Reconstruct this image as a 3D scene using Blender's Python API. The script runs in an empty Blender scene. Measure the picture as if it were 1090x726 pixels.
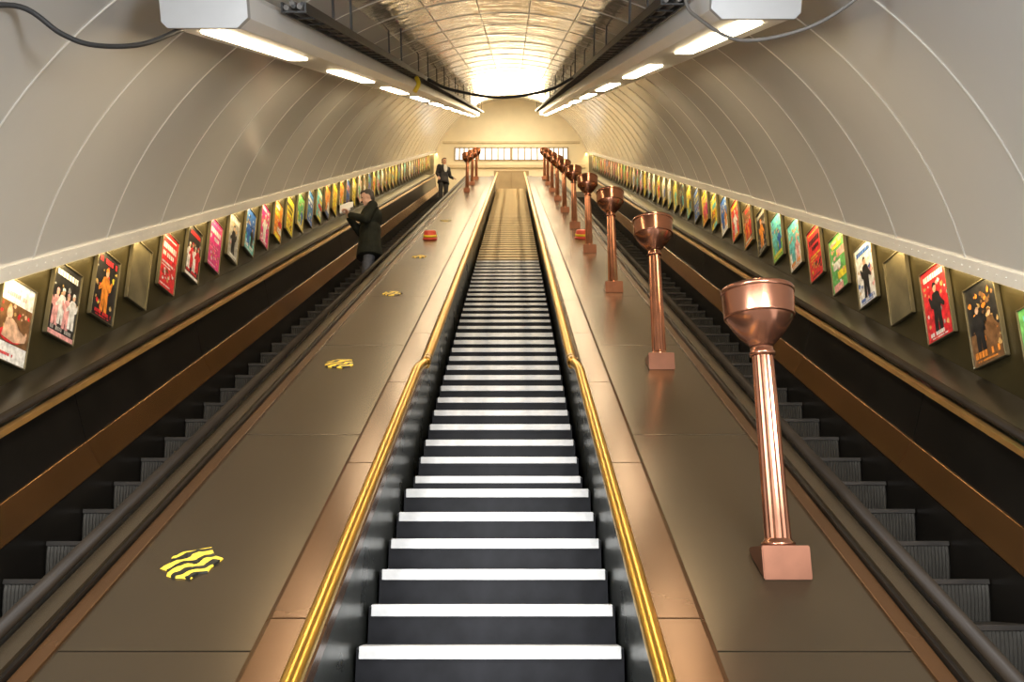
import bpy, bmesh, math, random
from mathutils import Vector, Matrix
random.seed(7)
TH=math.radians(30); C=math.cos(TH); S=math.sin(TH)
TAN=math.tan(TH)
scene=bpy.context.scene
COL=scene.collection
def P(x,s,n): return Vector((x, s*C-n*S, s*S+n*C))

# ------------------------------------------------------------ materials
MATS={}
def mat(name,col,rough=.5,metal=0.,var=0.1,vscale=3.,bump=0.,bscale=20.,emit=0.,emitcol=None,coat=0.,stretch=None,rvar=0.0,spec=None):
    if name in MATS: return MATS[name]
    m=bpy.data.materials.new(name); m.use_nodes=True
    nt=m.node_tree; b=nt.nodes['Principled BSDF']
    b.inputs['Roughness'].default_value=rough; b.inputs['Metallic'].default_value=metal
    if coat: b.inputs['Coat Weight'].default_value=coat; b.inputs['Coat Roughness'].default_value=.15
    if spec is not None: b.inputs['Specular IOR Level'].default_value=spec
    tc=nt.nodes.new('ShaderNodeTexCoord'); mp=nt.nodes.new('ShaderNodeMapping')
    if stretch: mp.inputs['Scale'].default_value=stretch
    nt.links.new(tc.outputs['Object'],mp.inputs['Vector'])
    nz=nt.nodes.new('ShaderNodeTexNoise'); nz.inputs['Scale'].default_value=vscale; nz.inputs['Detail'].default_value=4
    nt.links.new(mp.outputs[0],nz.inputs['Vector'])
    cr=nt.nodes.new('ShaderNodeValToRGB')
    lo=[max(0,c*(1-var)) for c in col[:3]]; hi=[min(1,c*(1+var)) for c in col[:3]]
    cr.color_ramp.elements[0].position=.3; cr.color_ramp.elements[1].position=.7
    cr.color_ramp.elements[0].color=(*lo,1); cr.color_ramp.elements[1].color=(*hi,1)
    nt.links.new(nz.outputs['Fac'],cr.inputs[0]); nt.links.new(cr.outputs[0],b.inputs['Base Color'])
    if rvar:
        mr=nt.nodes.new('ShaderNodeMapRange'); mr.inputs[1].default_value=.3; mr.inputs[2].default_value=.7
        mr.inputs[3].default_value=max(.02,rough-rvar); mr.inputs[4].default_value=rough+rvar
        nt.links.new(nz.outputs['Fac'],mr.inputs[0]); nt.links.new(mr.outputs[0],b.inputs['Roughness'])
    if bump:
        n2=nt.nodes.new('ShaderNodeTexNoise'); n2.inputs['Scale'].default_value=bscale; n2.inputs['Detail'].default_value=2
        nt.links.new(mp.outputs[0],n2.inputs['Vector'])
        bp=nt.nodes.new('ShaderNodeBump'); bp.inputs['Strength'].default_value=bump; bp.inputs['Distance'].default_value=.02
        nt.links.new(n2.outputs['Fac'],bp.inputs['Height']); nt.links.new(bp.outputs[0],b.inputs['Normal'])
    if emit:
        b.inputs['Emission Color'].default_value=(*(emitcol or col)[:3],1); b.inputs['Emission Strength'].default_value=emit
    MATS[name]=m; return m

M_vault=mat('vault_enamel_panel',(.90,.88,.83),.16,.32,.02,.6,.10,2.2)
M_crown=mat('vault_crown_metal',(.84,.79,.68),.14,.65,.04,2,.42,4.5)
M_seam=mat('vault_seam',(.80,.78,.72),.35,.3,.03)
M_lip=mat('vault_lip',(.82,.79,.72),.35,.2,.04)
M_pwall=mat('poster_wall_bronze',(.045,.036,.014),.4,.4,.25,2)
M_wall=mat('hall_plaster',(.86,.77,.58),.6,0,.04,2)
M_floor=mat('floor_terrazzo',(.18,.16,.14),.5,0,.3,60)
M_deck=mat('deck_bronze',(.082,.060,.036),.27,.72,.07,.8)
M_copper=mat('trim_copper',(.085,.040,.016),.24,.5,.10,1.8,.03,7,spec=.22)
M_skirt=mat('skirt_copper',(.42,.21,.08),.18,.9,.10,2.0)
M_dark=mat('dark_steel',(.065,.07,.062),.3,.7,.15,3,rvar=.05)
M_black=mat('black_enamel',(.012,.010,.008),.3,.3,.3,3)
M_rubber=mat('rubber_handrail',(.020,.014,.009),.45,0,.2,4,spec=.12)
M_brass=mat('brass',(.78,.48,.10),.30,1.,.08,6)
M_brassdk=mat('brass_strip',(.42,.27,.11),.3,.9,.15,5)
M_lampc=mat('lamp_copper',(.40,.175,.105),.20,.93,.10,7,rvar=.03)
M_lampb=mat('lamp_base_copper',(.20,.085,.05),.34,.85,.12,9)
M_lampin=mat('bowl_inside',(.9,.7,.6),.4,.2,.05)
M_riser=mat('riser_black',(.010,.010,.012),.55,0,.4,8,spec=.2)
M_tread=mat('tread_grey',(.05,.05,.052),.6,0,.3,20)
M_white=mat('nosing_white',(.76,.75,.73),.5,0,.14,11)
M_riserg=mat('riser_tan',(.30,.20,.095),.6,.0,.2,8,spec=.2)
M_noseg=mat('nosing_pale_gold',(.95,.80,.52),.6,.0,.05,8)  # upper steps only: tan risers with pale gold nosings
M_estep=mat('escalator_step_metal',(.085,.078,.066),.45,.5,.2,6)
M_esc_k=mat('escalator_step_dark',(.04,.035,.03),.5,.4,.2,6)
M_house=mat('fixture_white',(.72,.71,.69),.35,.15,.03,3)
M_cap=mat('fixture_end_grey',(.36,.36,.36),.4,.15,.05,3)
M_tube=mat('fixture_diffuser',(1,.95,.85),.5,0,.02,3,emit=42,emitcol=(1,.79,.50))
M_cable=mat('cable_black',(.02,.02,.02),.5,0,.2)
M_cableg=mat('cable_grey',(.12,.11,.10),.5,0,.2)
M_frame=mat('poster_frame_metal',(.16,.14,.09),.35,.7,.2)
M_glass=mat('window_bright',(1,1,.97),.3,0,.02,3,emit=1.2,emitcol=(1,.99,.94))
M_mull=mat('mullion',(.36,.28,.17),.5,0,.1)
M_skin=mat('skin',(.62,.38,.28),.5,0,.08,12)
M_coat=mat('coat_black',(.012,.014,.010),.8,0,.3,15,.2,60,spec=.2)
M_suit=mat('suit_navy',(.012,.012,.017),.7,0,.3,15)
M_trous=mat('trousers_dark',(.02,.02,.025),.7,0,.3,15)
M_jeans=mat('jeans_blue_grey',(.07,.08,.11),.8,0,.25,25)
M_shoe=mat('shoe_leather',(.02,.012,.01),.3,0,.2)
M_hairg=mat('hair_greying',(.05,.04,.035),.7,0,.3,40)
M_haird=mat('hair_brown',(.05,.03,.02),.6,0,.3,40)
M_shirt=mat('shirt_white',(.8,.8,.8),.6,0,.05)
M_paper=mat('paper_white',(.9,.89,.86),.6,0,.05,10)
M_eye=mat('eye_dark',(.02,.015,.012),.2,0,.1)
M_lip2=mat('mouth_red',(.4,.15,.12),.5,0,.1)
M_red=mat('red_plastic',(.6,.06,.03),.35,0,.1)
M_tapey=mat('tape_yellow_plain',(.85,.62,.03),.4,0,.1)

def tape_mat():
    m=bpy.data.materials.new('hazard_tape'); m.use_nodes=True; nt=m.node_tree; b=nt.nodes['Principled BSDF']
    b.inputs['Roughness'].default_value=.45; b.inputs['Specular IOR Level'].default_value=.3
    tc=nt.nodes.new('ShaderNodeTexCoord'); mp=nt.nodes.new('ShaderNodeMapping'); mp.inputs['Rotation'].default_value=(0,0,.9)
    w=nt.nodes.new('ShaderNodeTexWave'); w.inputs['Scale'].default_value=4.6; w.inputs['Distortion'].default_value=4.0; w.inputs['Detail'].default_value=1; w.inputs['Detail Scale'].default_value=3.0
    cr=nt.nodes.new('ShaderNodeValToRGB'); cr.color_ramp.interpolation='CONSTANT'
    cr.color_ramp.elements[0].color=(.010,.010,.008,1); cr.color_ramp.elements[1].color=(.80,.56,.05,1); cr.color_ramp.elements[1].position=.55
    nt.links.new(tc.outputs['Object'],mp.inputs[0]); nt.links.new(mp.outputs[0],w.inputs[0]); nt.links.new(w.outputs[1],cr.inputs[0]); nt.links.new(cr.outputs[0],b.inputs['Base Color'])
    return m
M_tape=tape_mat()
def colm(c):
    k='ink_%d_%d_%d'%tuple(int(v*99) for v in c)
    return mat(k,c,.35,0,.42,22)

# ------------------------------------------------------------ mesh helpers
def obj_from(name,bm,mats,smooth=False,parent=None):
    me=bpy.data.meshes.new(name); bm.normal_update(); bm.to_mesh(me); bm.free()
    if not isinstance(mats,(list,tuple)): mats=[mats]
    for m in mats: me.materials.append(m)
    if smooth:
        for p in me.polygons: p.use_smooth=True
    o=bpy.data.objects.new(name,me); COL.objects.link(o)
    if parent: o.parent=parent
    return o
def fixn(bm): bmesh.ops.recalc_face_normals(bm,faces=bm.faces)
def add_box(bm,x0,x1,y0,y1,z0,z1,mi=0,bev=0):
    b2=bmesh.new()
    v=[b2.verts.new((x,y,z)) for x in (x0,x1) for y in (y0,y1) for z in (z0,z1)]
    for f in [(0,1,3,2),(4,6,7,5),(0,4,5,1),(2,3,7,6),(0,2,6,4),(1,5,7,3)]: b2.faces.new([v[i] for i in f])
    fixn(b2)
    if bev: bmesh.ops.bevel(b2,geom=b2.edges[:],offset=bev,segments=2,affect='EDGES',profile=.6)
    merge(bm,b2,mi)
def merge(bm,b2,mi=None):
    mp={}
    for v in b2.verts: mp[v]=bm.verts.new(v.co)
    for f in b2.faces:
        try: nf=bm.faces.new([mp[v] for v in f.verts])
        except ValueError: continue
        nf.material_index=f.material_index if mi is None else mi; nf.smooth=f.smooth
    b2.free()
def add_prism(bm,prof,s0,s1,mi=0,caps=True):
    a=[bm.verts.new((x,s0,n)) for x,n in prof]; b=[bm.verts.new((x,s1,n)) for x,n in prof]
    k=len(prof); fs=[]
    for i in range(k):
        j=(i+1)%k; fs.append(bm.faces.new((a[i],a[j],b[j],b[i])))
    if caps: fs.append(bm.faces.new(a[::-1])); fs.append(bm.faces.new(b))
    for f in fs: f.material_index=mi
    return fs
def prism_obj(name,prof,s0,s1,m,parent=None,off=None,bev=0,smooth=False):
    bm=bmesh.new(); add_prism(bm,prof,s0,s1); fixn(bm)
    if bev:
        es=[e for e in bm.edges]
        bmesh.ops.bevel(bm,geom=es,offset=bev,segments=2,affect='EDGES',profile=.6)
    o=obj_from(name,bm,m,smooth,parent)
    if off is not None: o.location=-Vector(off)
    if parent is None: o.rotation_euler=(TH,0,0)
    return o
def empty(name,loc,rot=(0,0,0),label=None,cat=None,group=None):
    e=bpy.data.objects.new(name,None); e.empty_display_size=.1; COL.objects.link(e)
    e.location=loc; e.rotation_euler=rot
    if label: e['label']=label
    if cat: e['category']=cat
    if group: e['group']=group
    return e
def struct(o): o['kind']='structure'; return o
def tag(o,label,cat,group=None):
    o['label']=label; o['category']=cat
    if group: o['group']=group
    return o
def tube_mesh(bm,pts,r,seg=10,mi=0,cap=True):
    pts=[Vector(p) for p in pts]; rings=[]; prev=None
    for i,p in enumerate(pts):
        t=(pts[min(i+1,len(pts)-1)]-pts[max(i-1,0)]).normalized()
        if prev is None:
            up=Vector((0,0,1)) if abs(t.z)<.9 else Vector((1,0,0))
            a=t.cross(up).normalized()
        else:
            a=(prev-t*prev.dot(t)).normalized()
        prev=a; b=t.cross(a)
        rings.append([bm.verts.new(p+r*(a*math.cos(k*2*math.pi/seg)+b*math.sin(k*2*math.pi/seg))) for k in range(seg)])
    for i in range(len(rings)-1):
        for k in range(seg):
            f=bm.faces.new((rings[i][k],rings[i][(k+1)%seg],rings[i+1][(k+1)%seg],rings[i+1][k])); f.smooth=True; f.material_index=mi
    if cap:
        f=bm.faces.new(rings[0][::-1]); f.material_index=mi
        f=bm.faces.new(rings[-1]); f.material_index=mi
def catmull(pts,n=8):
    pts=[Vector(p) for p in pts]; out=[]
    q=[2*pts[0]-pts[1]]+pts+[2*pts[-1]-pts[-2]]
    for i in range(1,len(q)-2):
        for k in range(n):
            t=k/n; p0,p1,p2,p3=q[i-1],q[i],q[i+1],q[i+2]
            out.append(.5*((2*p1)+(-p0+p2)*t+(2*p0-5*p1+4*p2-p3)*t*t+(-p0+3*p1-3*p2+p3)*t**3))
    out.append(pts[-1]); return out
def lathe(bm,prof,seg=32,flute=None,mi=0,smooth=True,center=(0,0,0)):
    rings=[]
    for r,z in prof:
        ring=[]
        for k in range(seg):
            a=2*math.pi*k/seg; rr=r
            if flute: rr=r*(1-flute*(k%2))
            ring.append(bm.verts.new((center[0]+rr*math.cos(a),center[1]+rr*math.sin(a),center[2]+z)))
        rings.append(ring)
    for i in range(len(rings)-1):
        for k in range(seg):
            f=bm.faces.new((rings[i][k],rings[i][(k+1)%seg],rings[i+1][(k+1)%seg],rings[i+1][k])); f.smooth=smooth; f.material_index=mi
    return rings

# ------------------------------------------------------------ shell
YW=32.0
VC=-.05; VR=3.55; SPR=1.25
SV0=1.5
amax=math.acos((SPR-VC)/VR)
def s_at_wall(n,y=YW): return (y+n*S)/C
bm=bmesh.new(); NA=96
ss=[SV0+1.1*i for i in range(0,40)]
ss=[s for s in ss if s<37]
def vp(a,s,r=VR): return (r*math.sin(a),s,VC+r*math.cos(a))
angs=[-amax+2*amax*i/NA for i in range(NA+1)]
rings=[[bm.verts.new(vp(a,s)) for a in angs] for s in ss]
rings.append([bm.verts.new(vp(a,s_at_wall(VC+VR*math.cos(a))+.05)) for a in angs])
for i in range(len(rings)-1):
    for k in range(NA):
        f=bm.faces.new((rings[i][k],rings[i][k+1],rings[i+1][k+1],rings[i+1][k])); f.smooth=True
        if abs(angs[k]+angs[k+1])/2<math.radians(22): f.material_index=2
for s in ss:
    w=.009; pr=[]
    for a in angs:
        pr.append([bm.verts.new(vp(a,s-w,VR-.001)),bm.verts.new(vp(a,s-w*.5,VR-.006)),bm.verts.new(vp(a,s+w*.5,VR-.006)),bm.verts.new(vp(a,s+w,VR-.001))])
    for k in range(NA):
        for j in range(3):
            f=bm.faces.new((pr[k][j],pr[k+1][j],pr[k+1][j+1],pr[k][j+1])); f.material_index=1
for ad in (-13,-4.5,4.5,13):
    a0=math.radians(ad); w=.006/VR
    send=s_at_wall(VC+VR*math.cos(a0))
    q=[(a0-w,VR-.001),(a0-w*.5,VR-.005),(a0+w*.5,VR-.005),(a0+w,VR-.001)]
    A=[bm.verts.new(vp(a,SV0,r)) for a,r in q]; B=[bm.verts.new(vp(a,send,r)) for a,r in q]
    for j in range(3):
        f=bm.faces.new((A[j],A[j+1],B[j+1],B[j])); f.material_index=1
ceil=obj_from('ceiling',bm,[M_vault,M_seam,M_crown]); ceil.rotation_euler=(TH,0,0); struct(ceil)

for sg,nm in ((-1,'left'),(1,'right')):
    prof=[(sg*3.35,-1.2),(sg*3.35,1.30),(sg*3.50,1.30),(sg*3.50,-1.2)]
    w=prism_obj('wall_'+nm,prof,SV0,39.2,M_pwall); struct(w)
    bm=bmesh.new()
    add_prism(bm,[(sg*3.335,1.20),(sg*3.262,1.225),(sg*3.255,1.32),(sg*3.31,1.31)],SV0,37.6)
    fixn(bm)
    s=2.5
    while s<30:
        b2=bmesh.new(); bmesh.ops.create_icosphere(b2,subdivisions=1,radius=.007)
        bmesh.ops.translate(b2,verts=b2.verts,vec=(sg*3.259,s,1.275)); merge(bm,b2,0); s+=.11
    t=obj_from('trim_%d'%(1 if sg<0 else 2),bm,[M_lip]); t.rotation_euler=(TH,0,0); struct(t)
o=prism_obj('floor',[(-3.5,-1.25),(3.5,-1.25),(3.5,-1.05),(-3.5,-1.05)],1.9,34,M_floor); struct(o)  # unseen slab beneath the shaft, added to block light from below
bm=bmesh.new(); add_box(bm,-3.5,3.5,-7,2.2,.1,.3); o=obj_from('floor.001',bm,M_floor); struct(o)
YT=33*C
bm=bmesh.new(); add_box(bm,-3.4,3.4,YT+.28,YW+.2,16.2,16.5); o=obj_from('floor.002',bm,M_floor); struct(o)
bm=bmesh.new(); add_box(bm,-3.6,3.6,YW,YW+.2,15,23.5); o=obj_from('wall_back',bm,M_wall); struct(o)
bm=bmesh.new()
add_box(bm,-3.2,3.2,YW-.10,YW,19.12,19.26,0,.01); add_box(bm,-3.0,3.0,YW-.06,YW,20.32,20.42,0,.01)
o=obj_from('trim_3',bm,mat('plaster_beam',(.68,.57,.38),.6)); struct(o)
wi=1
for x0,x1 in ((-2.45,-1.45),(-1.40,-.03),(.03,1.40),(1.45,2.45)):
    bm=bmesh.new(); add_box(bm,x0,x1,YW-.03,YW-.01,19.55,20.08,0)
    n=5
    for i in range(n+1):
        x=x0+(x1-x0)*i/n; add_box(bm,x-.030,x+.030,YW-.07,YW-.028,19.51,20.12,1)
    for z in (19.51,20.10): add_box(bm,x0,x1,YW-.065,YW-.029,z-.02,z+.02,1)
    o=obj_from('window_%d'%wi,bm,[M_glass,M_mull]); struct(o); wi+=1
bm=bmesh.new()
add_box(bm,-.75,.75,YW-.05,YW,16.5,19.0,0,.01); add_box(bm,-.68,-.02,YW-.07,YW-.05,16.55,18.9,1,.005); add_box(bm,.02,.68,YW-.07,YW-.05,16.55,18.9,1,.005)
o=obj_from('door_1',bm,[mat('door_frame',(.35,.25,.13),.5),mat('door_leaf',(.40,.30,.17),.5)]); struct(o)

# ------------------------------------------------------------ staircase
st=empty('staircase',P(0,1.2,0),(0,0,0),'long fixed staircase with black risers and white step edges','staircase')
st_off=P(0,1.2,0)
def step_mesh(hw,rise,going,mats,nm):
    bm=bmesh.new()
    add_box(bm,-hw,hw,.004,going+.03,-rise*.6,-.004,1)
    add_box(bm,-hw,hw,.0,.03,-rise-.01,-.05,0)
    add_box(bm,-hw,hw,-.004,.03,-.06,-.010,0)
    return obj_from(nm,bm,mats)
def nose_mesh(hw,m,h):
    bm=bmesh.new()
    add_box(bm,-hw+.012,hw-.012,-.014,.075,-h,.004,0,.004)
    return obj_from('nosing',bm,m)
STEP=.334; RI=STEP*S; GO=STEP*C
protos={}
def get_step(kind):
    if kind in protos: return protos[kind]
    hw={'low':.585,'mid':.55,'far':.55,'up':.55}[kind]
    h={'low':.050,'mid':.042,'far':.030,'up':.026}[kind]
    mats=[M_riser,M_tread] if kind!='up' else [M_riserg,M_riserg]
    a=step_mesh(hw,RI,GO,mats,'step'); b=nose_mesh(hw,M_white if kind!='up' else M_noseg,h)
    protos[kind]=(a.data,b.data)
    bpy.data.objects.remove(a); bpy.data.objects.remove(b)
    return protos[kind]
s=3.27-STEP*6; k=-6
while s<33.0:
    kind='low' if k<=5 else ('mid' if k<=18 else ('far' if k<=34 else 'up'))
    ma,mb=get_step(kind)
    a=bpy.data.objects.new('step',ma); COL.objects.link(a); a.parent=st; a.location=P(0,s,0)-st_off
    b=bpy.data.objects.new('nosing',mb); COL.objects.link(b); b.parent=a
    if kind!='up': b['label']='worn white painted step edge'
    s+= STEP*.6 if k==5 else STEP
    k+=1

for sg,nm in ((-1,'l'),(1,'r')):
    base=(sg*1.1,1.0,0)
    e=empty('balustrade',P(*base),(TH,0,0),'broad brown bronze balustrade deck beside the fixed staircase','balustrade')
    def pr(name,prof,s0,s1,m,bev=0):
        return prism_obj(name,[(sg*x,n) for x,n in prof],s0,s1,m,e,base,bev)
    pr('body',[(.615,-.8),(1.52,-.8),(1.52,.425),(.615,.425)],1.0,33.4,M_black)
    pr('side_panel',[(.600,-.6),(.614,-.6),(.614,.43),(.600,.43)],1.0,33.4,M_dark)
    s0=2.59-2.155
    while s0<33:
        a=max(s0,1.0); b=min(s0+2.155,33.4)
        if b-a>.2: pr('deck_panel',[(.80,.425),(1.50,.425),(1.50,.44),(.80,.44)],a+.004,b-.004,M_deck,.002)
        s0+=2.155
    s0=2.77-1.5
    while s0<33:
        a=max(s0,1.0); b=min(s0+1.5,33.4)
        pr('edge_trim',[(.585,.36),(.598,.36),(.60,.425),(.80,.425),(.812,.426),(.812,.442),(.79,.456),(.625,.456),(.585,.425)],a+.003,b-.003,M_copper,.002)
        s0+=1.5
    pr('outer_strip',[(1.49,.426),(1.555,.426),(1.555,.452),(1.49,.452)],1.0,33.4,M_copper,.003)

def handrail(sg,s0,s1,x,n,low,lab):
    base=(sg*x,s0,.2)
    e=empty('stair_handrail',P(*base),(TH,0,0),lab,'handrail','brass stair handrails')
    bm=bmesh.new()
    def L(X,s_,n_): return Vector((sg*X,s_,n_))-Vector(base)
    pts=[]
    if low: pts+=[L(x+.01,s0+.10,n-.16),L(x+.005,s0+.03,n-.10),L(x,s0+.04,n-.03),L(x,s0+.14,n)]
    else: pts+=[L(x,s0,n)]
    pts+=[L(x,s0+.3+(s1-s0-.8)*t/6,n) for t in range(7)]
    if low: pts+=[L(x,s1-.36,n),L(x-.010,s1-.22,n-.01),L(x-.026,s1-.08,n-.028),L(x-.030,s1,n-.03)]
    else: pts+=[L(x,s1,n)]
    tube_mesh(bm,catmull(pts,5),.032 if low else .034,20)
    obj_from('rail',bm,M_brass,False,e)
    dx=.03 if low else 0
    bm=bmesh.new(); tube_mesh(bm,[L(x-dx,s1-.06 if low else s0,n-dx),L(x-dx,s1 if low else s0+.06,n-dx)],.037,16); obj_from('coupling',bm,M_brassdk,False,e)
    s=s0+.5
    while s<s1:
        bm=bmesh.new()
        tube_mesh(bm,catmull([(0,0,-.015),(sg*.004,0,-.08),(sg*.035,0,-.12),(sg*(.6-x),0,-.13)],4),.009,8)
        o=obj_from('bracket',bm,M_brassdk,False,e); o.location=L(x,s,n)
        s+=2.2
for sg in (-1,1):
    handrail(sg,1.3,5.80,.545,.64,True,'polished brass handrail along the lower stair flight')
    handrail(sg,5.802,32.8,.515,.61,False,'polished brass handrail running up the long upper stair flight')

# ------------------------------------------------------------ escalators
def esc_step_data():
    rise=.23; going=.40; hw=.495; N=46
    bm=bmesh.new()
    prof=[]
    for i in range(6):
        t=i/5; prof.append((.0+.05*math.sin(t*math.pi*.5)*t,-.012-(rise+.04)*t))
    cols=[]
    for j in range(2*N+1):
        x=-hw+2*hw*j/(2*N); d=0 if j%2 else .010
        cols.append([bm.verts.new((x,y+d,z)) for y,z in prof])
    for j in range(2*N):
        for i in range(5):
            bm.faces.new((cols[j][i],cols[j+1][i],cols[j+1][i+1],cols[j][i+1]))
    add_box(bm,-hw,hw,-.006,going+.02,-.03,0,1,.004)
    add_box(bm,-hw,hw,.07,going,-.26,-.03,1)
    a=obj_from('step',bm,[M_estep,M_esc_k]); d=a.data; bpy.data.objects.remove(a); return d
ESD=esc_step_data()
ESC_POS={}
for sg in (-1,1):
    base=(sg*2.33,1.4,-.3)
    e=empty('escalator',P(*base),(TH,0,0),'long moving escalator with black handrails and copper skirt bands','escalator','pair of escalators')
    def pr(name,prof,s0,s1,m,bev=0,lab=None):
        o=prism_obj(name,[(sg*x,n) for x,n in prof],s0,s1,m,e,base,bev)
        if lab: o['label']=lab
        return o
    pr('inner_panel',[(1.56,-.8),(1.80,-.8),(1.79,.10),(1.745,.47),(1.56,.47)],1.0,33.4,M_black)
    pr('inner_skirt',[(1.80,-.8),(1.83,-.8),(1.83,-.13),(1.80,-.05)],1.0,33.4,M_dark)
    pr('inner_capping',[(1.575,.47),(1.65,.47),(1.65,.487),(1.575,.487)],1.0,33.4,M_deck)
    pr('outer_skirt',[(2.83,-.8),(2.86,-.8),(2.86,-.13),(2.83,-.13)],1.0,33.4,M_black)
    s0=1.0
    while s0<33.3:
        b=min(s0+2.3,33.4)
        pr('skirt_band',[(2.825,-.12),(2.86,-.14),(2.94,.07),(2.90,.075)],s0+.003,b-.003,M_skirt,.003); s0+=2.3
    s0=1.0
    while s0<33.3:
        b=min(s0+2.3,33.4)
        pr('outer_panel',[(2.91,.075),(3.0,.07),(3.0,.47),(2.95,.47)],s0+.003,b-.003,M_black,.002); s0+=2.3
    pr('outer_deck',[(2.95,.455),(3.345,.455),(3.345,.53),(3.06,.47),(2.95,.47)],1.0,33.4,M_black)
    pr('guide_strip',[(2.89,.455),(2.94,.44),(2.945,.485),(2.90,.485)],1.0,33.4,M_brassdk)
    for X,w in ((1.687,.029),(2.985,.036)):
        prof=[(X+w*math.cos(a)*(1 if abs(math.cos(a))>.5 else 1.15),.512+.026*math.sin(a)) for a in [i*math.pi/8 for i in range(16)]]
        o=pr('handrail',prof,1.0,33.4,M_rubber)
        for p in o.data.polygons: p.use_smooth=len(p.vertices)==4
    pr('guide_strip',[(1.720,.47),(1.746,.47),(1.746,.49),(1.720,.49)],1.0,33.4,M_brassdk)
    s=1.6
    while s<33.0:
        o=bpy.data.objects.new('step',ESD); COL.objects.link(o); o.parent=e
        o.location=(sg*2.33-base[0],s-base[1],-.3-base[2]); o.rotation_euler=(-TH,0,0)
        ESC_POS.setdefault(sg,[]).append(P(sg*2.33,s,-.3))
        s+=.4/C

# ------------------------------------------------------------ uplighter lamps
def lamp_parts():
    d={}
    bm=bmesh.new(); h=.098
    v=[]
    top=.080
    for x,y in ((-h,-h),(h,-h),(h,h),(-h,h)): v.append(bm.verts.new((x,y,y*TAN)))
    for x,y in ((-h,-h),(h,-h),(h,h),(-h,h)): v.append(bm.verts.new((x,y,top)))
    for i in range(4):
        j=(i+1)%4; bm.faces.new((v[i],v[j],v[4+j],v[4+i]))
    bm.faces.new(v[0:4][::-1]); bm.faces.new(v[4:8]); fixn(bm)
    bmesh.ops.bevel(bm,geom=bm.edges[:],offset=.004,segments=2,affect='EDGES')
    d['base']=(bm,M_lampb)
    bm=bmesh.new()
    lathe(bm,[(.001,.080),(.070,.080),(.071,.094),(.060,.102),(.055,.112)],32)
    lathe(bm,[(.055,.112),(.051,.5),(.046,.90)],32,flute=.07,smooth=False)
    lathe(bm,[(.046,.90),(.055,.903),(.057,.918),(.050,.925),(.049,.94)],32)
    d['column']=(bm,M_lampc)
    bm=bmesh.new()
    lathe(bm,[(.001,.938),(.049,.94),(.054,.952),(.072,.970),(.096,.996),(.120,1.028),(.140,1.062),(.146,1.076)],48)
    lathe(bm,[(.146,1.076),(.1545,1.078),(.1555,1.084),(.158,1.19)],48)
    lathe(bm,[(.158,1.19),(.162,1.192),(.163,1.208),(.160,1.214),(.147,1.214),(.144,1.20)],48)
    d['bowl']=(bm,M_lampc)
    bm=bmesh.new()
    lathe(bm,[(.144,1.205),(.140,1.10),(.11,1.07),(.001,1.06)],32); d['reflector']=(bm,M_lampin)
    out={}
    for k,(b,m) in d.items():
        o=obj_from(k,b,m); out[k]=o.data; bpy.data.objects.remove(o)
    return out
LP=lamp_parts()
def place_lamp(x,s):
    e=empty('uplighter_lamp',P(x,s,.4405),(0,0,0),'copper uplighter lamp with fluted column and bowl shade on deck','lamp','copper uplighters on the decks')
    for k,d in LP.items():
        o=bpy.data.objects.new(k,d); COL.objects.link(o); o.parent=e
    if s>17:
        l=bpy.data.lights.new('bowl_glint_light','POINT'); l.energy=18; l.color=(1,.66,.27); l.shadow_soft_size=.05  # added only in the far bowls, for warm glints on the vault
        lo=bpy.data.objects.new('bowl_glint_light',l); COL.objects.link(lo); lo.location=P(x,s,.4405)+Vector((0,0,1.19))
for i in range(10): place_lamp(1.21 if i==0 else 1.225,3.13+3.12*i+(.05 if i==0 else 0))
for i in range(7,10): place_lamp(-1.26,3.13+3.12*i)

# ------------------------------------------------------------ taped stubs and red caps
def tape_patch(x,s,seed,sc=1):
    rnd=random.Random(seed); bm=bmesh.new(); n=20
    prof=[(1.,.0),(.97,.005),(.6,.010),(.25,.008)]
    ph=[.78+.30*rnd.random() for _ in range(n)]
    rings=[]
    for r,z in prof:
        rings.append([bm.verts.new((.118*sc*r*ph[k]*math.cos(2*math.pi*k/n),.118*sc*r*ph[k]*math.sin(2*math.pi*k/n)*1.1,z+(.005*rnd.random() if z else 0))) for k in range(n)])
    for i in range(3):
        for k in range(n): bm.faces.new((rings[i][k],rings[i][(k+1)%n],rings[i+1][(k+1)%n],rings[i+1][k]))
    bm.faces.new(rings[3]); 
    fixn(bm); o=obj_from('hazard_tape_patch',bm,M_tape)
    o.location=P(x,s,.441); o.rotation_euler=(TH,0,0)
    tag(o,'crumpled yellow and black hazard tape stuck over lamp fixing','tape','hazard tape patches on the deck')
for i,(s,sc) in enumerate(((3.20,1.),(6.3,1.),(9.2,1.),(12.0,.9),(16.9,1.))):
    tape_patch(-1.24,s,40+i,sc)
for x,s in ((-1.28,14.0),(1.24,14.1)):
    e=empty('red_cap',P(x,s,.441),(TH,0,0),'small red temporary cap over an empty lamp fixing','cap','red caps on the decks')
    bm=bmesh.new(); lathe(bm,[(.001,0),(.12,0),(.125,.015),(.11,.02),(.10,.12),(.085,.14),(.001,.145)],24); obj_from('cap_body',bm,M_red,False,e)
    bm=bmesh.new(); lathe(bm,[(.11,.04),(.115,.04),(.112,.075),(.105,.075)],24); obj_from('band',bm,M_tapey,False,e)

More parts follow.
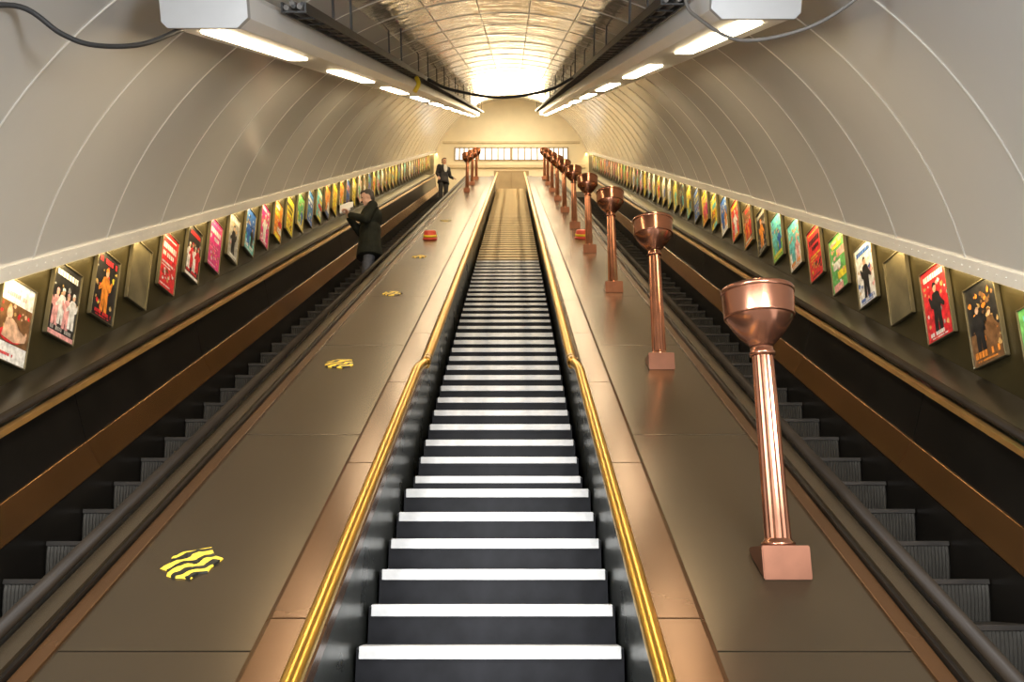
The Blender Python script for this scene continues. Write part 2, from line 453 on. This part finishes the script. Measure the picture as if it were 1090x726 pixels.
# ------------------------------------------------------------ ceiling light fixtures
def fixture(xo,xi,n0,n1,s0,lab):
    sg=1 if xi<xo else -1
    base=((xo+xi)/2,s0,n0)
    e=empty('ceiling_light',P(*base),(TH,0,0),lab,'light fixture','long ceiling light fixtures')
    s1=37.0
    c=.05
    prof=[(xi,n0+.05),(xi+sg*.06,n0),(xo-sg*.03,n0),(xo,n0+.03),(xo,n1-c),(xo-sg*c,n1),(xi+sg*c,n1),(xi,n1-c)]
    prism_obj('housing',prof,s0,s1,M_house,e,base,.003)
    prism_obj('end_cap',[(x+(x-base[0])*.03,n+(n-(n0+n1)/2)*.05) for x,n in prof],s0-.02,s0+.03,M_cap,e,base,.003)
    xc=(xo+xi)/2+sg*.02; s=s0+.16
    while s<s1-2:
        prism_obj('diffuser',[(xc-.065,n0-.012),(xc+.065,n0-.012),(xc+.07,n0+.002),(xc-.07,n0+.002)],s,s+1.9,M_tube,e,base)
        s+=3.25
    s=s0+.8
    while s<s1:
        nn=VC+math.sqrt(VR**2-(base[0])**2)
        prism_obj('hanger',[(base[0]-.02,n1-.01),(base[0]+.02,n1-.01),(base[0]+.02,nn),(base[0]-.02,nn)],s,s+.04,M_cableg,e,base); s+=3.25
    tx=xi-sg*.10
    t=empty('cable_tray',P(tx,s0+.6,n1),(TH,0,0),'black metal cable tray carrying bundled cables beside the light','cable tray','cable trays under the vault')
    bm=bmesh.new()
    for dx in (-.07,.07): add_box(bm,dx-.006,dx+.006,0,31.5,-.06,0)
    y=0.0
    while y<31: add_box(bm,-.07,.07,y,y+.035,-.06,-.05); y+=.30
    obj_from('rack',bm,M_cable,False,t)
    for j,(dx,dz,r) in enumerate(((-.045,-.03,.017),(-.01,-.028,.014),(.025,-.03,.018),(.05,-.01,.012),(0.0,.0,.016))):
        bm=bmesh.new(); pts=[]
        for i in range(33):
            pts.append((dx+.012*math.sin(i*1.3+j),i*31.5/32,dz+.008*math.sin(i*2.1+j)))
        tube_mesh(bm,pts,r,8); obj_from('cable',bm,M_cable if j%2 else M_cableg,False,t)
    y=1.5
    while y<31:
        nn=VC+math.sqrt(VR**2-tx**2)-n1
        bm=bmesh.new(); add_box(bm,-.075,-.06,y,y+.03,-.05,nn); add_box(bm,.06,.075,y,y+.03,-.05,nn)
        obj_from('hanger',bm,M_cable,False,t); y+=3
    return
fixture(-1.76,-1.31,2.73,2.94,4.78,'long white hanging light fixture with bright diffusers under vault')
fixture(1.64,1.17,2.78,2.99,4.85,'long white hanging light fixture with bright diffusers under vault')

def cable(pts,r,m,lab):
    bm=bmesh.new(); base=P(*pts[0]); tube_mesh(bm,[p-base for p in catmull([P(*p) for p in pts],8)],r,8)
    o=obj_from('hanging_cable',bm,m); o.location=base; tag(o,lab,'cable','loose cables under the vault'); return o
cable([(-2.25,3.8,2.70),(-2.12,4.06,2.74),(-2.02,4.2,2.64),(-1.93,4.33,2.60),(-1.81,4.6,2.63),(-1.70,4.9,2.74)],.013,M_cable,'black cable looping from the vault to the light fixture')
cable([(1.05,5.1,3.32),(1.07,5.1,2.93),(1.14,4.98,2.79),(1.32,4.76,2.66),(1.6,4.58,2.70),(1.81,4.5,2.83),(1.9,4.5,2.95)],.010,M_cableg,'grey cable looping from the light fixture to the vault')
cable([(-1.11,12.5,2.89),(-.8,12.7,2.76),(-.1,13,2.66),(.6,13,2.76),(.98,13,2.94)],.022,M_cable,'black cable slung across between the two light fixtures')
bm=bmesh.new(); tube_mesh(bm,catmull([(0,0,0),(.03,0,-.10),(-.02,.02,-.2)],5),.03,8)
o=obj_from('tape_tag',bm,M_tapey); o.location=P(-1.16,11.5,2.86); tag(o,'yellow tape tag wrapped on the cable tray','tape')

# ------------------------------------------------------------ posters
PW,PH=.40,.58; FW=.010
W=(.84,.83,.80);K=(.02,.02,.022);R_=(.62,.03,.04);Mg=(.62,.03,.22);Y=(.85,.62,.05);B=(.03,.12,.45);G=(.12,.40,.12);O=(.75,.25,.04);Cy=(.12,.50,.55);Br=(.18,.09,.04);Pk=(.75,.35,.35);Gy=(.35,.34,.32);Gd=(.55,.36,.14);Sk=(.62,.40,.28)
def quad(bm,u0,u1,v0,v1,lay,mi):
    d=.004+lay*.0012
    vs=[bm.verts.new((d,u,v)) for u,v in ((u0,v0),(u1,v0),(u1,v1),(u0,v1))]
    f=bm.faces.new(vs); f.material_index=mi
def blob(bm,pts,lay,mi):
    d=.004+lay*.0012
    f=bm.faces.new([bm.verts.new((d,u,v)) for u,v in pts]); f.material_index=mi
def ell(cu,cv,ru,rv,n=16): return [(cu+ru*math.cos(2*math.pi*i/n),cv+rv*math.sin(2*math.pi*i/n)) for i in range(n)]
def person_shape(bm,cu,cv,h,lay,mi,mi2,flip=1):
    body=[(-.15,-.5),(-.02,-.5),(0,-.2),(.03,-.5),(.16,-.5),(.13,-.05),(.22,.0),(.27,.20),(.22,.22),(.15,.13),(.12,.24),(.04,.27),(-.04,.27),(-.13,.24),(-.19,.10),(-.30,-.02),(-.27,-.09),(-.14,-.01)]
    blob(bm,[(cu+a*h*flip,cv+b*h) for a,b in (body if flip>0 else body[::-1])],lay,mi)
    blob(bm,ell(cu,cv+h*.35,h*.07,h*.09),lay+1,mi2)
    blob(bm,[(cu+a*h,cv+b*h) for a,b in ((-.07,.35),(-.075,.42),(-.03,.46),(.04,.455),(.075,.40),(.05,.39),(0,.40))],lay+2,mi)
def letters(bm,u0,u1,v0,v1,lay,mi,rnd):
    u=u0
    while u<u1-.01:
        w=(v1-v0)*(.45+.4*rnd.random())
        if rnd.random()<.85: quad(bm,u,min(u+w,u1),v0,v1,lay,mi)
        u+=w*1.25
def specks(bm,rnd,n,u0,u1,v0,v1,lay,mats_):
    for i in range(n):
        cu=rnd.uniform(u0,u1); cv=rnd.uniform(v0,v1); r=rnd.uniform(.008,.028)
        k=rnd.randint(5,8); ph=rnd.random()*6
        blob(bm,[(max(-.18,min(.18,cu+r*rnd.uniform(.5,1.3)*math.cos(ph+2*math.pi*j/k))),max(-.27,min(.27,cv+r*rnd.uniform(.5,1.3)*math.sin(ph+2*math.pi*j/k)))) for j in range(k)],lay+ (i%3)*.3,rnd.choice(mats_))
def poster_print(style,cols,seed):
    rnd=random.Random(seed); bm=bmesh.new(); a,b=PW/2-FW,PH/2-FW
    mats=[colm(c) for c in cols]
    while len(mats)<4: mats.append(mats[-1])
    mats+= [colm(Gd),colm(Sk),colm(Gy)]
    quad(bm,-a,a,-b,b,0,0)
    if style=='photo_bottom':
        quad(bm,-a,a,-b*.55,b*.45,1,3); specks(bm,rnd,26,-a+.02,a-.02,-b*.5,b*.4,1.3,[3,4,5,1]); blob(bm,ell(-.02,-.10,.14,.05),3,1); blob(bm,ell(-.07,.05,.035,.045),4,5); blob(bm,[(-.13,-.12),(.02,-.14),(.15,-.11),(.16,-.07),(.06,-.04),(.02,0.0),(-.03,.02),(-.10,.01)],4,5)
        letters(bm,-.13,.13,.17,.20,1,2,rnd); letters(bm,-.13,.05,-.24,-.22,1,1,rnd)
    elif style=='group':
        specks(bm,rnd,20,-a+.02,a-.02,-b*.6,b*.5,1,[6,4,2])
        for i in range(4): person_shape(bm,-.11+.075*i,-.05+.02*(i%2),.30,2+i,1 if i%2 else 2,5,1 if i%2 else -1)
        letters(bm,-.15,.15,.19,.235,1,1,rnd); letters(bm,-.15,.15,-.23,-.20,1,3,rnd); quad(bm,-a,a,-b,-b*.86,1,2)
    elif style=='figure':
        specks(bm,rnd,26,-a+.02,a-.02,-b*.7,b*.6,1,[4,3,2,6])
        person_shape(bm,.0,-.02,.40,3,1,5,1 if seed%2 else -1)
        letters(bm,-.15,.15,.195,.24,3,3,rnd); letters(bm,-.14,.14,-.245,-.215,5,3,rnd); letters(bm,-.12,.12,-.265,-.255,5,3,rnd)
    elif style=='title':
        letters(bm,-.15,.15,.12,.18,1,1,rnd); letters(bm,-.15,.12,.045,.09,1,1,rnd); letters(bm,-.15,.15,-.03,-.01,1,2,rnd); letters(bm,-.15,.08,-.06,-.045,1,2,rnd)
        specks(bm,rnd,18,-.12,.14,-.2,-.09,1,[3,4,2,1]); letters(bm,-.15,.1,-.25,-.235,1,1,rnd); letters(bm,-.15,.15,.23,.245,1,2,rnd)
    elif style=='scene':
        quad(bm,-a,a,-b,-b*.2,1,1); specks(bm,rnd,34,-a+.02,a-.02,-b*.7,b*.8,1.3,[1,2,3,4]); 
        person_shape(bm,-.06,-.02,.36,4,0,5); person_shape(bm,.08,-.05,.28,4,3,5,-1); letters(bm,-.15,.15,-.235,-.19,6,2,rnd); letters(bm,-.13,.13,-.262,-.25,6,2,rnd)
    elif style=='blocks':
        for i in range(5):
            u=-a+2*a*rnd.random()*.6; v=-b+2*b*(i/5); quad(bm,u,min(a,u+.16+.1*rnd.random()),v,v+.08,1+i%3,1+i%3)
        specks(bm,rnd,16,-.14,.14,-.2,.15,4.5,[1,2,3,5]); letters(bm,-.14,.14,.2,.235,6,1,rnd)
    m=obj_from('print',bm,mats[:]); d=m.data; bpy.data.objects.remove(m); return d
bm=bmesh.new()
for (u0,u1,v0,v1) in ((-PW/2,-PW/2+FW,-PH/2,PH/2),(PW/2-FW,PW/2,-PH/2,PH/2),(-PW/2,PW/2,-PH/2,-PH/2+FW),(-PW/2,PW/2,PH/2-FW,PH/2)):
    add_box(bm,-.018,.016,u0,u1,v0,v1,0,.002)
add_box(bm,-.018,.002,-PW/2+.008,PW/2-.008,-PH/2+.008,PH/2-.008,1)
fr=obj_from('frame',bm,[M_frame,mat('poster_backing',(.20,.175,.11),.4,.5,.3,4)]); FRD=fr.data; bpy.data.objects.remove(fr)
left=[None,('photo_bottom',(W,R_,Pk,Br),'white advertising poster with a reclining figure in red'),('group',(K,W,Pk,Gy),'black advertising poster with a pale group of figures'),('figure',(K,O,Y,R_),'black advertising poster with a glowing orange figure'),
 'empty',('title',(R_,W,W,Br),'red advertising poster with pale lettering blocks'),('group',(K,R_,W,R_),'black advertising poster with red and white figures'),('title',(Mg,W,Pk,Y),'magenta advertising poster with pale lettering blocks'),('figure',(Gy,K,Pk,W),'grey advertising poster with dark figure'),
 ('scene',(B,Cy,W,K),'blue advertising poster with turquoise shapes'),('figure',(Mg,W,Y,W),'pink advertising poster with pale figure'),('blocks',(O,Y,W,R_),'orange advertising poster with yellow shapes'),('title',(Y,K,R_,O),'yellow advertising poster with dark lettering blocks'),('scene',(G,Y,W,B),'green and yellow advertising poster'),
 ('title',(B,W,Cy,W),'blue advertising poster with white lettering blocks')]
right=[('blocks',(G,Cy,B,Y),'green and blue advertising poster'),('scene',(K,Br,O,Br),'dark orange advertising poster with a group of figures'),('figure',(R_,K,R_,W),'red advertising poster with black figure'),'empty',
 ('figure',(W,K,Pk,B),'white advertising poster with dark figure'),('blocks',(G,Pk,Y,W),'green advertising poster with pink shapes'),('title',(R_,K,Y,K),'red advertising poster with dark shapes'),('scene',(Cy,W,O,Pk),'pale blue advertising poster with orange shapes'),
 ('scene',(Cy,G,Y,B),'turquoise and green advertising poster'),('figure',(K,O,Pk,Gy),'black advertising poster with orange figure'),('group',(Br,R_,O,W),'brown and red advertising poster'),('figure',(R_,W,W,Y),'red advertising poster with pale figure')]
names={str(W):'white',str(K):'black',str(R_):'red',str(Mg):'magenta',str(Y):'yellow',str(B):'blue',str(G):'green',str(O):'orange',str(Cy):'turquoise',str(Br):'brown',str(Pk):'pink',str(Gy):'grey'}
rnd=random.Random(5)
allc=[W,K,R_,Mg,Y,B,G,O,Cy,Br,W,Y,O,R_,W,Y,W,K]
for sg,lst in ((-1,left),(1,right)):
    for i in range(46):
        s=4.98+.668*i
        if i<len(lst): sp=lst[i]
        else:
            c=rnd.sample(allc,4); sp=(rnd.choice(['title','figure','scene','blocks','group']),tuple(c),names[str(c[0])]+' advertising poster in a thin metal frame')
        if sp is None: continue
        lab='empty bronze poster frame without a print' if sp=='empty' else sp[2]
        e=empty('poster',P(sg*3.325,s,.92),(0,0,0 if sg<0 else math.pi),lab,'poster','advertising posters along the escalator wall')
        f=bpy.data.objects.new('frame',FRD); COL.objects.link(f); f.parent=e
        if sp!='empty':
            d=poster_print(sp[0],sp[1],i*2+(sg>0)+3)
            o=bpy.data.objects.new('print',d); COL.objects.link(o); o.parent=e

# ------------------------------------------------------------ people
def cap(bm,p,q,r1,r2,seg=12):
    p=Vector(p);q=Vector(q); d=q-p; L=d.length
    for c,r in ((p,r1),(q,r2)):
        b2=bmesh.new(); bmesh.ops.create_uvsphere(b2,u_segments=seg,v_segments=8,radius=r)
        bmesh.ops.translate(b2,verts=b2.verts,vec=c); merge(bm,b2)
    if L<1e-5: return
    b2=bmesh.new(); bmesh.ops.create_cone(b2,cap_ends=True,segments=seg,radius1=r1,radius2=r2,depth=L)
    b2.transform(Matrix.Translation((p+q)/2)@d.to_track_quat('Z','Y').to_matrix().to_4x4()); merge(bm,b2)
def elli(bm,c,r,rot=None):
    b2=bmesh.new(); bmesh.ops.create_uvsphere(b2,u_segments=20,v_segments=14,radius=1)
    m=Matrix.Diagonal((*r,1)); 
    if rot: m=Matrix.Rotation(rot[0],4,rot[1])@m
    b2.transform(Matrix.Translation(c)@m); merge(bm,b2)
def remeshed(name,bm,m,parent,vox=.010,smooth=3):
    o=obj_from(name,bm,m); 
    r=o.modifiers.new('r','REMESH'); r.mode='VOXEL'; r.voxel_size=vox; r.use_smooth_shade=True
    sm=o.modifiers.new('s','SMOOTH'); sm.iterations=smooth; sm.factor=.5
    dg=bpy.context.evaluated_depsgraph_get(); me=bpy.data.meshes.new_from_object(o.evaluated_get(dg))
    o.modifiers.clear(); o.data=me; o.data.name=name
    if not me.materials: me.materials.append(m)
    for p in me.polygons: p.use_smooth=True
    o.parent=parent; return o
def hand(bm,wr,dr,up,side):
    wr=Vector(wr);dr=Vector(dr).normalized();up=Vector(up);up=(up-dr*up.dot(dr)).normalized();ac=dr.cross(up).normalized()*side
    for t in (-.03,-.01,.01,.03): cap(bm,wr+dr*.01+ac*t*.6,wr+dr*.085+ac*t,.015,.012,8)
    for t,l in ((-.033,.062),(-.011,.078),(.011,.083),(.033,.072)):
        a=wr+dr*.088+ac*t; b=a+(dr*.8-up*.6).normalized()*l*.5; c=b+(dr*.2-up).normalized()*l*.5
        cap(bm,a,b,.0105,.0095,8); cap(bm,b,c,.0095,.008,8)
    a=wr+dr*.03+ac*.03; b=a+(dr*.6+ac*.7-up*.3).normalized()*.04; c=b+(dr*.7-up*.6).normalized()*.035
    cap(bm,a,b,.013,.011,8); cap(bm,b,c,.011,.009,8)
def person(loc,rotz,label,armR,armL,coatlen,Mc,Mh,shirt=False,scale=1.0,Mt=None,bulk=0.,nod=0.):
    e=empty('person',loc,(0,0,rotz),label,'person'); e.scale=(scale,)*3
    NM=Matrix.Translation((0,.01,1.53))@Matrix.Rotation(-nod,4,'X')@Matrix.Translation((0,-.01,-1.53))
    def headmerge(bm,b2):
        b2.transform(NM); merge(bm,b2)
    bm=bmesh.new()
    for x in (-1,1):
        cap(bm,(x*.10,0,.90),(x*.105,.01,.50),.085,.058); cap(bm,(x*.105,.01,.50),(x*.11,-.01,.09),.058,.038)
        cap(bm,(x*.11,-.01,.05),(x*.125,.13,.035),.038,.03)
    elli(bm,(0,0,.95),(.165,.115,.13)); elli(bm,(0,0,1.10),(.14,.10,.16)); elli(bm,(0,0,1.30),(.175,.115,.18))
    cap(bm,(-.15,0,1.42),(.15,0,1.42),.055,.055); cap(bm,(0,0,1.40),(0,.01,1.55),.062,.052)
    h0=Vector((0,.03,1.635)); hb=bmesh.new()
    elli(hb,h0+Vector((0,-.008,.02)),(.078,.095,.10)); elli(hb,h0+Vector((0,.022,-.05)),(.058,.066,.065))
    cap(hb,h0+Vector((0,.088,.012)),h0+Vector((0,.108,-.022)),.008,.013)
    cap(hb,h0+Vector((-.02,.082,-.055)),h0+Vector((.02,.082,-.055)),.007,.007)
    elli(hb,h0+Vector((0,.072,-.093)),(.022,.02,.017))
    for x in (-1,1):
        elli(hb,h0+Vector((x*.079,-.004,-.005)),(.011,.02,.032)); cap(hb,h0+Vector((x*.018,.086,.027)),h0+Vector((x*.045,.076,.027)),.006,.006)
    headmerge(bm,hb)
    for sd,(sh,el,wr,hd,up) in ((1,armR),(-1,armL)):
        cap(bm,sh,el,.047,.038); cap(bm,el,wr,.038,.025); hand(bm,wr,hd,up,sd)
    remeshed('body',bm,M_skin,e,.0075,2)
    bm=bmesh.new()
    for x in (-1,1):
        cap(bm,(x*.10,0,.90),(x*.105,.01,.50),.102,.078); cap(bm,(x*.105,.01,.50),(x*.112,-.005,.10),.078,.066)
    elli(bm,(0,0,.95),(.18,.13,.13)); remeshed('trousers',bm,Mt or M_trous,e,.013)
    for x in (-1,1):
        bm=bmesh.new(); cap(bm,(x*.112,-.03,.045),(x*.125,.14,.04),.047,.042); cap(bm,(x*.11,-.02,.05),(x*.11,-.02,.10),.048,.045)
        add_box(bm,x*.12-.045,x*.12+.045,-.075,.18,.0,.03)
        remeshed('shoe',bm,M_shoe,e,.009)
    bm=bmesh.new(); g=bulk
    elli(bm,(0,0,1.30),(.205+g,.145+g,.20)); cap(bm,(-.155,0,1.415),(.155,0,1.415),.072+g*.4,.072+g*.4); elli(bm,(0,0,1.08),(.185+g,.14+g,.20))
    for sd,(sh,el,wr,hd,up) in ((1,armR),(-1,armL)):
        w2=Vector(el)+(Vector(wr)-Vector(el))*.90; cap(bm,sh,el,.068+g*.5,.058+g*.5); cap(bm,el,w2,.058+g*.5,.045+g*.3)
    z=1.05
    while z>coatlen:
        t=(1.05-z)/(1.05-coatlen); elli(bm,(0,-.005*t,z),(.18+.05*t+g,.135+.045*t+g,.05)); z-=.03
    for k in range(9):
        a=math.pi*(k/8)*1.4-math.pi*1.2; cap(bm,(.072*math.cos(a),.015+.07*math.sin(a),1.46),(.066*math.cos(a),.012+.064*math.sin(a),1.515),.017,.012,8)
    remeshed('jacket',bm,Mc,e,.012)
    bm=bmesh.new(); hb=bmesh.new()
    elli(hb,h0+Vector((0,-.03,.045)),(.087,.088,.088)); elli(hb,h0+Vector((0,-.055,-.01)),(.078,.052,.075)); elli(hb,h0+Vector((0,.035,.095)),(.062,.045,.027))
    headmerge(bm,hb); remeshed('hair',bm,Mh,e,.009,2)
    for x in (-1,1):
        bm=bmesh.new(); hb=bmesh.new(); elli(hb,h0+Vector((x*.031,.083,.012)),(.012,.008,.007)); headmerge(bm,hb); obj_from('eye',bm,M_eye,True,e)
    bm=bmesh.new(); hb=bmesh.new(); elli(hb,h0+Vector((0,.089,-.055)),(.022,.005,.006)); headmerge(bm,hb); obj_from('mouth',bm,M_lip2,True,e)
    if shirt:
        bm=bmesh.new(); elli(bm,(0,.128,1.33),(.075,.03,.15)); elli(bm,(0,.05,1.475),(.06,.045,.03)); remeshed('shirt',bm,M_shirt,e,.010,2)
    return e
def on_step(sg,s,x):
    best=min(ESC_POS[sg],key=lambda p:abs(p.y-P(x,s,-.3).y)); return Vector((x,best.y+.17,best.z+.001))
L1=on_step(-1,12.7,-2.17)
rz=math.radians(105)
person(L1,rz,'person in dark coat and jeans holding white paper near face',
   ((.19,0,1.42),(.25,.12,1.16),(.08,.32,1.31),(-.35,.2,.9),(0,-1,.2)),
   ((-.19,0,1.42),(-.26,.10,1.16),(-.08,.32,1.28),(.5,.35,.75),(0,-1,.2)),.66,M_coat,M_hairg,scale=1.08,Mt=M_jeans,bulk=.02,nod=.38)
bm=bmesh.new(); add_box(bm,-.09,.09,-.014,.014,-.075,.095,0,.006); add_box(bm,-.15,.06,.014,.022,-.05,.07,0,.003)
o=obj_from('paper_wrap',bm,M_paper)
fw=Vector((-math.sin(rz),math.cos(rz),0)); o.location=L1+fw*.41+Vector((0,0,1.53)); o.rotation_euler=(.3,.2,rz+1.0); tag(o,'white paper food wrap held by the person in dark coat','paper wrap')
L2=on_step(-1,30.3,-2.42)
person(L2,math.radians(215),'person in dark suit and white shirt standing on escalator',
   ((.19,0,1.42),(.25,-.03,1.13),(.25,.10,.95),(.05,.6,-.7),(0,0,1)),
   ((-.19,0,1.42),(-.28,-.02,1.15),(-.32,.14,1.02),(-.1,.9,-.2),(0,0,1)),.80,M_suit,M_haird,True,scale=1.03)

# ------------------------------------------------------------ lights
def area(name,loc,rot,sx,sy,power,col):
    l=bpy.data.lights.new(name,'AREA'); l.shape='RECTANGLE'; l.size=sx; l.size_y=sy; l.energy=power; l.color=col
    o=bpy.data.objects.new(name,l); COL.objects.link(o); o.location=loc; o.rotation_euler=rot; return o
def aim(o,target):
    o.rotation_euler=(Vector(target)-o.location).to_track_quat('-Z','Y').to_euler()
for sg in (-1,1):
    for i in range(6):
        s=3+i*6+3
        o=area('poster_light',P(sg*3.23,s,1.19),(0,0,0),.03,5.9,20,(1,.72,.30))
        d=Vector((sg*.70,-0.0,-.71)); 
        zax=-d.normalized(); yax=Vector((0,1,0)); xax=yax.cross(zax).normalized()
        m=Matrix((xax,yax,zax)).transposed()
        o.rotation_euler=(Matrix.Rotation(TH,3,'X')@m).to_euler()
area('lower_fill_light',(0,-3.2,4.0),(math.radians(80),0,0),5.0,2.0,250,(.98,.98,1))  # unseen fill added behind the camera to light the near front faces
for sg in (-1,1):
    o=area('lower_fill_light',(sg*1.6,-.6,3.3),(0,0,0),1.2,.5,190,(.94,.97,1)); aim(o,(-sg*3.4,4.6,4.6))  # unseen side fills added to brighten the near vault panels
area('far_fill_light',(0,30.2,21.0),(math.radians(50),0,0),3.5,.8,50,(1,.86,.62))  # added fill without a fixture, brightens the far wall
area('far_fill_light.001',(0,29.9,20.6),(math.radians(-65),0,0),3.0,.6,130,(1,.80,.50))  # added fill without a fixture, warms the crown down the shaft
w=bpy.data.worlds.new('world'); scene.world=w; w.use_nodes=True
w.node_tree.nodes['Background'].inputs[0].default_value=(.95,.98,1,1); w.node_tree.nodes['Background'].inputs[1].default_value=2.0

# ------------------------------------------------------------ camera
cam=bpy.data.cameras.new('camera'); co=bpy.data.objects.new('camera',cam); COL.objects.link(co)
cam.sensor_width=36; cam.lens=36*900/1090; cam.clip_start=.05
co.location=P(.105,0,2.2)
co.rotation_euler=(math.radians(90+15.96),0,math.radians(.13))
scene.camera=co
scene.view_settings.view_transform='Standard'
scene.view_settings.exposure=0
